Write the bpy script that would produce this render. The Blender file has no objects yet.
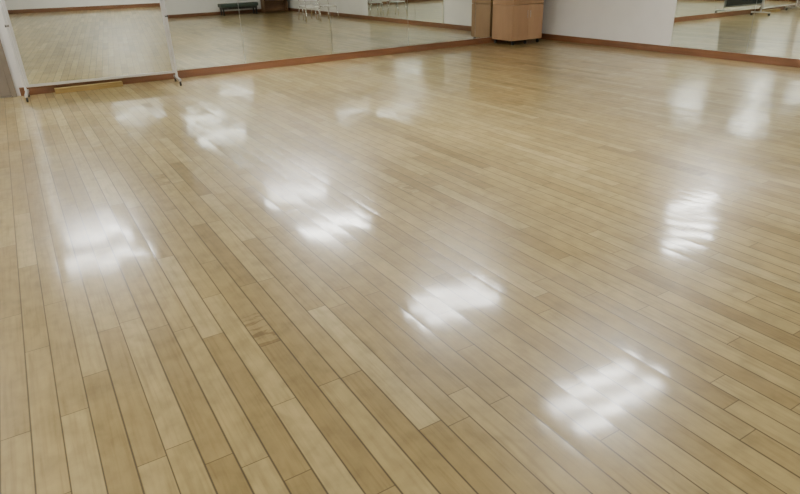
import bpy, bmesh, math, random
from mathutils import Vector, Matrix
random.seed(4)
COL=bpy.context.scene.collection

# ---------------------------------------------------------------- materials
def newmat(name):
    m=bpy.data.materials.new(name); m.use_nodes=True
    return m, m.node_tree, m.node_tree.nodes['Principled BSDF']
def simple(name,col,rough=0.5,metal=0.0,var=0.06,scale=8,bump=0.0,coat=0.0):
    m,nt,b=newmat(name)
    tc=nt.nodes.new('ShaderNodeTexCoord'); n=nt.nodes.new('ShaderNodeTexNoise')
    n.inputs['Scale'].default_value=scale; n.inputs['Detail'].default_value=4
    nt.links.new(tc.outputs['Object'],n.inputs['Vector'])
    r=nt.nodes.new('ShaderNodeValToRGB')
    r.color_ramp.elements[0].position=.3; r.color_ramp.elements[1].position=.7
    r.color_ramp.elements[0].color=tuple(c*(1-var) for c in col)+(1,)
    r.color_ramp.elements[1].color=tuple(min(1,c*(1+var)) for c in col)+(1,)
    nt.links.new(n.outputs['Fac'],r.inputs[0]); nt.links.new(r.outputs[0],b.inputs['Base Color'])
    b.inputs['Roughness'].default_value=rough; b.inputs['Metallic'].default_value=metal
    b.inputs['Coat Weight'].default_value=coat
    if bump:
        bp=nt.nodes.new('ShaderNodeBump'); bp.inputs['Strength'].default_value=bump; bp.inputs['Distance'].default_value=.01
        nt.links.new(n.outputs['Fac'],bp.inputs['Height']); nt.links.new(bp.outputs[0],b.inputs['Normal'])
    return m
def woodmat(name,c1,c2,rough=.4,scale=(3,3,30)):
    m,nt,b=newmat(name)
    tc=nt.nodes.new('ShaderNodeTexCoord'); mp=nt.nodes.new('ShaderNodeMapping'); mp.inputs['Scale'].default_value=scale
    n=nt.nodes.new('ShaderNodeTexNoise'); n.inputs['Scale'].default_value=1.5; n.inputs['Detail'].default_value=6; n.inputs['Distortion'].default_value=.6
    nt.links.new(tc.outputs['Object'],mp.inputs[0]); nt.links.new(mp.outputs[0],n.inputs['Vector'])
    r=nt.nodes.new('ShaderNodeValToRGB'); r.color_ramp.elements[0].position=.3; r.color_ramp.elements[1].position=.7
    r.color_ramp.elements[0].color=c1+(1,); r.color_ramp.elements[1].color=c2+(1,)
    nt.links.new(n.outputs['Fac'],r.inputs[0]); nt.links.new(r.outputs[0],b.inputs['Base Color'])
    b.inputs['Roughness'].default_value=rough
    return m

def floor_material(W=0.105,L=1.05):
    m,nt,b=newmat('maple_plank_floor'); N=nt.nodes; K=nt.links.new
    def math_(op,a,bb=None,c=None):
        n=N.new('ShaderNodeMath'); n.operation=op
        for i,v in enumerate((a,bb,c)):
            if v is None: continue
            if isinstance(v,(int,float)): n.inputs[i].default_value=v
            else: K(v,n.inputs[i])
        return n.outputs[0]
    def comb(x,y,z=0.0):
        n=N.new('ShaderNodeCombineXYZ')
        for i,v in enumerate((x,y,z)):
            if isinstance(v,(int,float)): n.inputs[i].default_value=v
            else: K(v,n.inputs[i])
        return n.outputs[0]
    def wn(vec):
        n=N.new('ShaderNodeTexWhiteNoise'); n.noise_dimensions='3D'; K(vec,n.inputs['Vector']); return n
    def noise(vec,scale,detail=4,dist=0):
        n=N.new('ShaderNodeTexNoise'); n.inputs['Scale'].default_value=scale; n.inputs['Detail'].default_value=detail
        n.inputs['Distortion'].default_value=dist; K(vec,n.inputs['Vector']); return n.outputs['Fac']
    def ramp(fac,stops):
        r=N.new('ShaderNodeValToRGB'); e=r.color_ramp.elements
        while len(e)<len(stops): e.new(.5)
        for i,(p,c) in enumerate(stops): e[i].position=p; e[i].color=c+(1,)
        K(fac,r.inputs[0]); return r.outputs[0]
    def mix(mode,fac,a,bb):
        n=N.new('ShaderNodeMix'); n.data_type='RGBA'; n.blend_type=mode
        for s,v in ((0,fac),(6,a),(7,bb)):
            if isinstance(v,(int,float)): n.inputs[s].default_value=v
            elif isinstance(v,tuple): n.inputs[s].default_value=v
            else: K(v,n.inputs[s])
        return n.outputs[2]
    geo=N.new('ShaderNodeTexCoord'); sep=N.new('ShaderNodeSeparateXYZ'); K(geo.outputs['Object'],sep.inputs[0])
    x,y=sep.outputs[0],sep.outputs[1]
    u=math_('DIVIDE',x,W); row=math_('FLOOR',u); fu=math_('SUBTRACT',u,row)
    off=wn(comb(row,7.3)).outputs['Value']
    v=math_('ADD',math_('DIVIDE',y,L),math_('MULTIPLY',off,5.0)); cell=math_('FLOOR',v); fv=math_('SUBTRACT',v,cell)
    idv=comb(row,cell,1.7); w1=wn(idv)
    pid=w1.outputs['Value']; w2=wn(comb(row,cell,9.1)); w3=wn(comb(row,cell,4.4))
    du=math_('MULTIPLY',math_('MINIMUM',fu,math_('SUBTRACT',1.0,fu)),W)
    dv=math_('MULTIPLY',math_('MINIMUM',fv,math_('SUBTRACT',1.0,fv)),L)
    # seam belongs to the joint between rows, so key the width on the nearest joint index
    sid=math_('ROUND',u); seamvar=wn(comb(sid,3.1)).outputs['Value']
    seam=math_('MAXIMUM',math_('SUBTRACT',1.0,math_('DIVIDE',du,math_('ADD',.0031,math_('MULTIPLY',seamvar,.0016)))),0.0)
    seam=math_('POWER',seam,.5)
    joint=math_('POWER',math_('MAXIMUM',math_('SUBTRACT',1.0,math_('DIVIDE',dv,.0026)),0.0),.5)
    tone=ramp(pid,[(0,(.295,.212,.086)),(.10,(.365,.272,.118)),(.5,(.430,.330,.148)),(.88,(.485,.382,.180)),(1,(.54,.44,.225))])
    sh=math_('MULTIPLY',w3.outputs['Value'],37.0)
    # long fine grain
    g=noise(comb(math_('ADD',math_('MULTIPLY',x,60.0),sh),math_('MULTIPLY',y,2.6),sh),1.0,6,0.4)
    tone=mix('MULTIPLY',.9,tone,ramp(g,[(.25,(.74,.71,.66)),(.5,(.98,.98,.97)),(.8,(1.08,1.08,1.08))]))
    # soft mottling of the maple figure
    bl=noise(comb(math_('ADD',math_('MULTIPLY',x,16.0),sh),math_('MULTIPLY',y,10.0),sh),1.0,5,0.3)
    tone=mix('MULTIPLY',.85,tone,ramp(bl,[(.2,(.74,.72,.69)),(.5,(.98,.98,.98)),(.8,(1.16,1.16,1.16))]))
    fig=noise(comb(math_('ADD',math_('MULTIPLY',x,9.0),sh),math_('MULTIPLY',y,34.0),sh),1.0,2,1.0)
    sel=math_('GREATER_THAN',w2.outputs['Value'],.988)
    figc=ramp(fig,[(.42,(.5,.42,.33)),(.52,(1,1,1)),(1,(1,1,1))])
    part=math_('LESS_THAN',fv,.3)
    tone=mix('MULTIPLY',math_('MULTIPLY',math_('MULTIPLY',sel,part),.75),tone,figc)
    wr=noise(geo.outputs['Object'],.9,6,0.2)
    tone=mix('MULTIPLY',.95,tone,ramp(wr,[(.25,(.82,.82,.82)),(.75,(1.09,1.09,1.08))]))
    scuff=noise(geo.outputs['Object'],8.0,9,.2)
    tone=mix('MULTIPLY',.6,tone,ramp(scuff,[(.25,(.66,.66,.66)),(.48,(1,1,1)),(1,(1.08,1.08,1.08))]))
    tone=mix('MIX',math_('MULTIPLY',seam,.95),tone,(.038,.022,.010,1))
    tone=mix('MIX',math_('MULTIPLY',joint,.85),tone,(.06,.037,.017,1))
    K(tone,b.inputs['Base Color'])
    rr=noise(geo.outputs['Object'],2.5,5,0.1)
    rg=N.new('ShaderNodeMapRange'); rg.inputs[1].default_value=.3; rg.inputs[2].default_value=.7; rg.inputs[3].default_value=.30; rg.inputs[4].default_value=.40
    K(rr,rg.inputs[0]); K(rg.outputs[0],b.inputs['Roughness'])
    b.inputs['Specular IOR Level'].default_value=.62
    b.inputs['Coat Weight'].default_value=.75; b.inputs['Coat IOR'].default_value=1.5
    rg2=N.new('ShaderNodeMapRange'); rg2.inputs[1].default_value=.3; rg2.inputs[2].default_value=.7; rg2.inputs[3].default_value=.075; rg2.inputs[4].default_value=.135
    K(rr,rg2.inputs[0]); K(rg2.outputs[0],b.inputs['Coat Roughness'])
    n1=N.new('ShaderNodeTexNoise'); n1.inputs['Scale'].default_value=1.6; n1.inputs['Detail'].default_value=1; K(geo.outputs['Object'],n1.inputs['Vector'])
    sc=N.new('ShaderNodeSeparateColor'); K(n1.outputs['Color'],sc.inputs[0])
    nx=math_('ADD',math_('MULTIPLY',math_('SUBTRACT',w2.outputs['Value'],.5),.018),
        math_('ADD',math_('MULTIPLY',math_('SUBTRACT',fu,.5),.020),math_('MULTIPLY',math_('SUBTRACT',sc.outputs[0],.5),.012)))
    ny=math_('ADD',math_('MULTIPLY',math_('SUBTRACT',w3.outputs['Value'],.5),.012),math_('MULTIPLY',math_('SUBTRACT',sc.outputs[1],.5),.010))
    nn=N.new('ShaderNodeVectorMath'); nn.operation='NORMALIZE'; K(comb(nx,ny,1.0),nn.inputs[0])
    K(nn.outputs[0],b.inputs['Normal']); K(nn.outputs[0],b.inputs['Coat Normal'])
    return m

M_floor=floor_material()
M_wall=simple('wall_paint_white',(.84,.83,.82),.7,var=.02,scale=3,bump=.05)
M_taupe=simple('door_taupe',(.20,.165,.13),.5,var=.05)
M_ceil=simple('ceiling_tile',(.80,.80,.78),.9,var=.03,scale=20)
M_base=woodmat('baseboard_redbrown',(.15,.062,.026),(.22,.095,.042),.35,(1,1,12))
M_cab=woodmat('cabinet_wood',(.34,.195,.10),(.43,.26,.14),.42,(2,2,.6))
M_dark=simple('dark_plastic',(.02,.02,.02),.45)
M_alu=simple('aluminium_frame',(.62,.63,.64),.32,metal=.9,var=.03)
M_chrome=simple('chrome',(.8,.8,.8),.12,metal=1,var=.02)
M_green=simple('dark_green_vinyl',(.05,.075,.06),.4)
M_white=simple('white_enamel',(.8,.8,.8),.4,var=.02)
M_yel=woodmat('pale_yellow_wood',(.40,.27,.09),(.5,.35,.13),.5)
M_brown=woodmat('brown_wood',(.16,.08,.04),(.24,.13,.06),.45)
M_back=simple('mirror_backing',(.1,.1,.1),.6)
m,nt,b=newmat('mirror_glass'); M_mir=m
tc=nt.nodes.new('ShaderNodeTexCoord'); n=nt.nodes.new('ShaderNodeTexNoise'); n.inputs['Scale'].default_value=2
mr=nt.nodes.new('ShaderNodeMapRange'); mr.inputs[3].default_value=.0; mr.inputs[4].default_value=.02
nt.links.new(tc.outputs['Object'],n.inputs['Vector']); nt.links.new(n.outputs['Fac'],mr.inputs[0]); nt.links.new(mr.outputs[0],b.inputs['Roughness'])
b.inputs['Metallic'].default_value=1; b.inputs['Base Color'].default_value=(.77,.81,.76,1)
def emis(name,col,s):
    m,nt,b=newmat(name)
    b.inputs['Base Color'].default_value=(.9,.9,.9,1); b.inputs['Emission Color'].default_value=col+(1,); b.inputs['Emission Strength'].default_value=s
    return m
M_tube=emis('fluorescent_diffuser',(1.0,1.0,.96),56)

# ---------------------------------------------------------------- mesh helpers
def add_obj(name,bm,mats,parent=None,bevel=0.0,smooth=False):
    me=bpy.data.meshes.new(name); bm.to_mesh(me); bm.free()
    for mm in (mats if isinstance(mats,(list,tuple)) else [mats]): me.materials.append(mm)
    if smooth:
        for p in me.polygons: p.use_smooth=True
    o=bpy.data.objects.new(name,me); COL.objects.link(o)
    if parent: o.parent=parent
    if bevel:
        md=o.modifiers.new('bevel','BEVEL'); md.width=bevel; md.segments=2; md.limit_method='ANGLE'
    return o
def bbox(bm,x0,x1,y0,y1,z0,z1,mi=0):
    vs=[bm.verts.new((x,y,z)) for x in (x0,x1) for y in (y0,y1) for z in (z0,z1)]
    for q in ((0,1,3,2),(4,6,7,5),(0,4,5,1),(2,3,7,6),(0,2,6,4),(1,5,7,3)):
        f=bm.faces.new([vs[i] for i in q]); f.material_index=mi
def box(name,x0,x1,y0,y1,z0,z1,mat,parent=None,bevel=0.0):
    bm=bmesh.new(); bbox(bm,x0,x1,y0,y1,z0,z1); bmesh.ops.recalc_face_normals(bm,faces=bm.faces)
    return add_obj(name,bm,mat,parent,bevel)
def cyl(bm,p0,p1,r,seg=14,mi=0):
    p0=Vector(p0);p1=Vector(p1); d=p1-p0
    q=d.to_track_quat('Z','Y').to_matrix().to_4x4(); q.translation=(p0+p1)/2
    g=bmesh.ops.create_cone(bm,cap_ends=True,segments=seg,radius1=r,radius2=r,depth=d.length,matrix=q)
    for v in g['verts']:
        for f in v.link_faces: f.material_index=mi
def tube(name,pts,r,mat,parent=None):
    bm=bmesh.new()
    for a,c in zip(pts[:-1],pts[1:]): cyl(bm,a,c,r,12)
    for p in pts[1:-1]: bmesh.ops.create_uvsphere(bm,u_segments=12,v_segments=8,radius=r,matrix=Matrix.Translation(p))
    return add_obj(name,bm,mat,parent,smooth=True)
def empty(name,loc=(0,0,0),rot=0):
    e=bpy.data.objects.new(name,None); COL.objects.link(e); e.location=loc; e.rotation_euler[2]=rot; return e

# ---------------------------------------------------------------- room
X0,X1,Y0,Y1,HC=-3.2,10.12,-4.3,10.70,2.45
box('floor',X0-.1,X1+.1,Y0-.1,Y1+.1,-.1,0,M_floor)
box('ceiling',X0-.1,X1+.1,Y0-.1,Y1+.1,HC,HC+.1,M_ceil)
box('wall_north',X0-.1,X1+.1,Y1,Y1+.1,0,HC,M_wall)
box('wall_south',X0-.1,X1+.1,Y0-.1,Y0,0,HC,M_wall)
box('wall_east',X1,X1+.1,Y0,Y1,0,HC,M_wall)
box('wall_west',X0-.1,X0,Y0,Y1,0,HC,M_wall)
BH=.12
def baseboard(name,x0,x1,y0,y1):
    bm=bmesh.new(); bbox(bm,x0,x1,y0,y1,0,BH); bmesh.ops.recalc_face_normals(bm,faces=bm.faces)
    return add_obj(name,bm,M_base,bevel=.006)
baseboard('baseboard_north',-.1,X1,Y1-.035,Y1)
baseboard('baseboard_east',X1-.03,X1,Y0,Y1-.035)
baseboard('baseboard_south',X0,X1-.03,Y0,Y0+.03)
baseboard('baseboard_west',X0,X0+.03,Y0+.03,Y1)
d=empty('door_1')
box('door_leaf',-1.12,-.22,Y1-.03,Y1,.01,2.05,M_taupe,d,.004)
box('jamb_left',-1.19,-1.12,Y1-.05,Y1,0,2.12,M_brown,d); box('jamb_right',-.22,-.15,Y1-.05,Y1,0,2.12,M_taupe,d)
box('head',-1.12,-.22,Y1-.05,Y1,2.05,2.12,M_brown,d)
bm=bmesh.new(); cyl(bm,(-.32,Y1-.03,1.0),(-.32,Y1-.08,1.0),.012); cyl(bm,(-.32,Y1-.08,1.0),(-.44,Y1-.08,1.0),.010)
add_obj('handle',bm,M_chrome,d)
MT=1.72
def mirror_run(name,axis,a0,a1,n,fixed):
    e=empty(name); g=.003; w=(a1-a0)/n
    for i in range(n):
        s0=a0+i*w+g; s1=a0+(i+1)*w-g
        if axis=='x': box('pane_%d'%(i+1),s0,s1,fixed-.012,fixed,BH+.004,MT,M_mir,e)
        else: box('pane_%d'%(i+1),fixed-.012,fixed,s0,s1,BH+.004,MT,M_mir,e)
    if axis=='x': box('top_channel',a0,a1,fixed-.02,fixed,MT,MT+.03,M_alu,e)
    else: box('top_channel',fixed-.02,fixed,a0,a1,MT,MT+.03,M_alu,e)
mirror_run('wall_mirror','x',0.0,X1-.02,6,Y1-.004)
mirror_run('wall_mirror','y',2.9,7.15,3,X1-.004)

# ceiling lights: (x, y, length, number of diffusers)
FIX=[(.42,9.45,1.2,1),(.45,10.5,1.0,1),(4.0,10.52,1.2,1),(3.95,8.75,1.2,2),(4.1,5.5,1.2,2),(4.2,3.1,1.2,2),
     (8.3,5.0,1.1,1),(9.35,5.7,1.2,1),(1.35,-2.3,1.5,2),(6.4,-.5,1.2,2),(-2.2,1.0,1.2,2),(-2.2,4.5,1.2,2),(-2.2,8,1.2,2)]  # last three: unseen fixtures added on the west side to even out the light
for X,Y,Ln,nd in FIX:
    e=empty('ceiling_light_fixture',(X,Y,HC)); h=Ln/2+.05; wd=.26 if nd==2 else .11
    bm=bmesh.new()
    bbox(bm,-h,h,-wd,wd,-.03,0)
    for s in (-1,1): bbox(bm,-h,h,s*wd-.012,s*wd+.012,-.07,-.03); bbox(bm,s*h-.012,s*h+.012,-wd,wd,-.07,-.03)
    if nd==2: bbox(bm,-h,h,-.02,.02,-.065,-.03)
    add_obj('housing',bm,M_white,e)
    for k in range(nd):
        c=0 if nd==1 else (-.165,.165)[k]; wv=.055 if nd==1 else .045
        bm=bmesh.new(); bbox(bm,-Ln/2,Ln/2,c-wv,c+wv,-.075,-.032)
        bmesh.ops.recalc_face_normals(bm,faces=bm.faces)
        add_obj('diffuser_%d'%(k+1),bm,M_tube,e)

# ---------------------------------------------------------------- cabinet on casters
def caster(bm,x,y,r=.03,mi=0):
    d=Vector((.012,0,0)); c=Vector((x,y,r)); cyl(bm,c-d,c+d,r,16,mi)
    cyl(bm,(x,y,r),(x,y,2*r+.012),.008,8,mi)
cab=empty('storage_cabinet',(8.85,9.99,0))
W,D=.83,.66
bm=bmesh.new()
for cx in (.06,W/2,W-.06):
    for cy in (.06,D-.06): caster(bm,cx,cy,.036)
add_obj('casters',bm,M_dark,cab)
for nm,z0,z1 in (('lower',.085,.78),('upper',.785,1.5)):
    bm=bmesh.new(); t=.02
    bbox(bm,0,t,0.02,D,z0,z1); bbox(bm,W-t,W,0.02,D,z0,z1); bbox(bm,t,W-t,D-t,D,z0,z1)
    bbox(bm,t,W-t,0.02,D-t,z0,z0+t); bbox(bm,t,W-t,.02,D-t,z1-t,z1); bbox(bm,t,W-t,.05,D-t,(z0+z1)/2,(z0+z1)/2+t)
    bmesh.ops.recalc_face_normals(bm,faces=bm.faces)
    add_obj('carcass_'+nm,bm,M_cab,cab,.002)
    for k in (0,1):
        box('door_%s_%d'%(nm,k+1),k*W/2+.003,(k+1)*W/2-.003,0,.018,z0+.003,z1-.003,M_cab,cab,.002)
        hx=W/2+(-.04 if k==0 else .04); bm=bmesh.new()
        cyl(bm,(hx,0,z1-.12),(hx,-.02,z1-.12),.005); cyl(bm,(hx,0,z1-.24),(hx,-.02,z1-.24),.005); cyl(bm,(hx,-.02,z1-.11),(hx,-.02,z1-.25),.006)
        add_obj('pull_%s_%d'%(nm,k+1),bm,M_chrome,cab)

# ---------------------------------------------------------------- rolling mirror
rm=empty('rolling_mirror',(1.02,10.20,0),math.radians(-4))
HW=1.02
pan=bpy.data.objects.new('panel_pivot',None); COL.objects.link(pan); pan.parent=rm; pan.location=(0,0,.17); pan.rotation_euler[0]=math.radians(1.0)
ph=1.72; fr=.035
box('glass',-HW+fr,HW-fr,-.012,-.004,fr,ph-fr,M_mir,pan)
box('backing',-HW+fr,HW-fr,-.004,.010,fr,ph-fr,M_back,pan)
box('frame_bottom',-HW,HW,-.022,.018,0,fr,M_alu,pan,.003)
box('frame_top',-HW,HW,-.022,.018,ph-fr,ph,M_alu,pan,.003)
box('frame_left',-HW,-HW+fr,-.022,.018,fr,ph-fr,M_alu,pan,.003)
box('frame_right',HW-fr,HW,-.022,.018,fr,ph-fr,M_alu,pan,.003)
for s,nm in ((-1,'left'),(1,'right')):
    x=s*(HW+.022)
    box('post_'+nm,x-.015,x+.015,-.015,.015,.085,1.55,M_alu,rm,.003)
    box('foot_'+nm,x-.02,x+.02,-.26,.26,.07,.105,M_alu,rm,.005)
    bm=bmesh.new()
    for yy in (-.24,.24): caster(bm,x,yy,.03)
    add_obj('casters_'+nm,bm,M_dark,rm)
    bm=bmesh.new(); cyl(bm,(s*(HW+.05),0,1.0),(s*(HW-.0),0,1.0),.018); add_obj('knob_'+nm,bm,M_dark,rm)
box('wooden_plank',.35,1.3,10.50,10.62,0,.07,M_yel,None,.004)

# ---------------------------------------------------------------- things seen in the mirrors
def chair(loc,rot):
    e=empty('stacking_chair',loc,rot)
    box('seat',-.21,.21,-.2,.2,.43,.46,M_white,e,.012)
    box('backrest',-.2,.2,.19,.215,.62,.82,M_white,e,.01)
    for s in (-1,1):
        x=s*.21
        tube('side_frame_%s'%('l' if s<0 else 'r'),[Vector(p) for p in ((x*1.12,-.25,.0),(x,-.19,.42),(x,.17,.42),(x*1.12,.27,.0))],.013,M_chrome,e)
        tube('back_post_%s'%('l' if s<0 else 'r'),[Vector(p) for p in ((x*.97,.15,.43),(x*.97,.21,.62),(x*.97,.235,.83))],.010,M_chrome,e)
    return e
chair((8.5,2.1,0),math.radians(200)); chair((9.2,1.8,0),math.radians(160)); chair((8.7,1.2,0),math.radians(185))
bn=empty('lounge_bench',(7.9,-3.7,0))
box('seat',-.75,.75,-.25,.25,.3,.43,M_green,bn,.03); box('apron',-.7,.7,-.2,.2,.22,.3,M_dark,bn)
for sx in (-1,1):
    for sy in (-1,1): box('leg_%d%d'%(sx>0,sy>0),sx*.66-.025,sx*.66+.025,sy*.17-.025,sy*.17+.025,0,.22,M_dark,bn)
sh=empty('low_shelf',(9.45,-3.85,0))
box('side_1',-.5,-.475,-.2,.2,0,.85,M_brown,sh); box('side_2',.475,.5,-.2,.2,0,.85,M_brown,sh)
for i,z in enumerate((.04,.42,.825)): box('board_%d'%(i+1),-.475,.475,-.2,.2,z,z+.025,M_brown,sh)
box('back',-.475,.475,-.2,-.19,.065,.825,M_brown,sh)

# ---------------------------------------------------------------- world + camera
w=bpy.data.worlds.new('world'); bpy.context.scene.world=w; w.use_nodes=True
w.node_tree.nodes['Background'].inputs[0].default_value=(.7,.75,.8,1); w.node_tree.nodes['Background'].inputs[1].default_value=.3
R=Matrix(((0.85094,0.24606,-0.46407),(-0.52443,0.34833,-0.77694),(-0.02953,0.9045,0.42545)))
X=Vector(R.col[0]).normalized(); Yv=Vector(R.col[1]); Yv=(Yv-X*X.dot(Yv)).normalized(); Z=X.cross(Yv)
Mx=Matrix((X,Yv,Z)).transposed().to_4x4(); Mx.translation=(0,0,1.6)
cd=bpy.data.cameras.new('camera'); cam=bpy.data.objects.new('camera',cd); COL.objects.link(cam)
cam.matrix_world=Mx; cd.sensor_width=36; cd.lens=27.0; cd.clip_end=200
bpy.context.scene.camera=cam
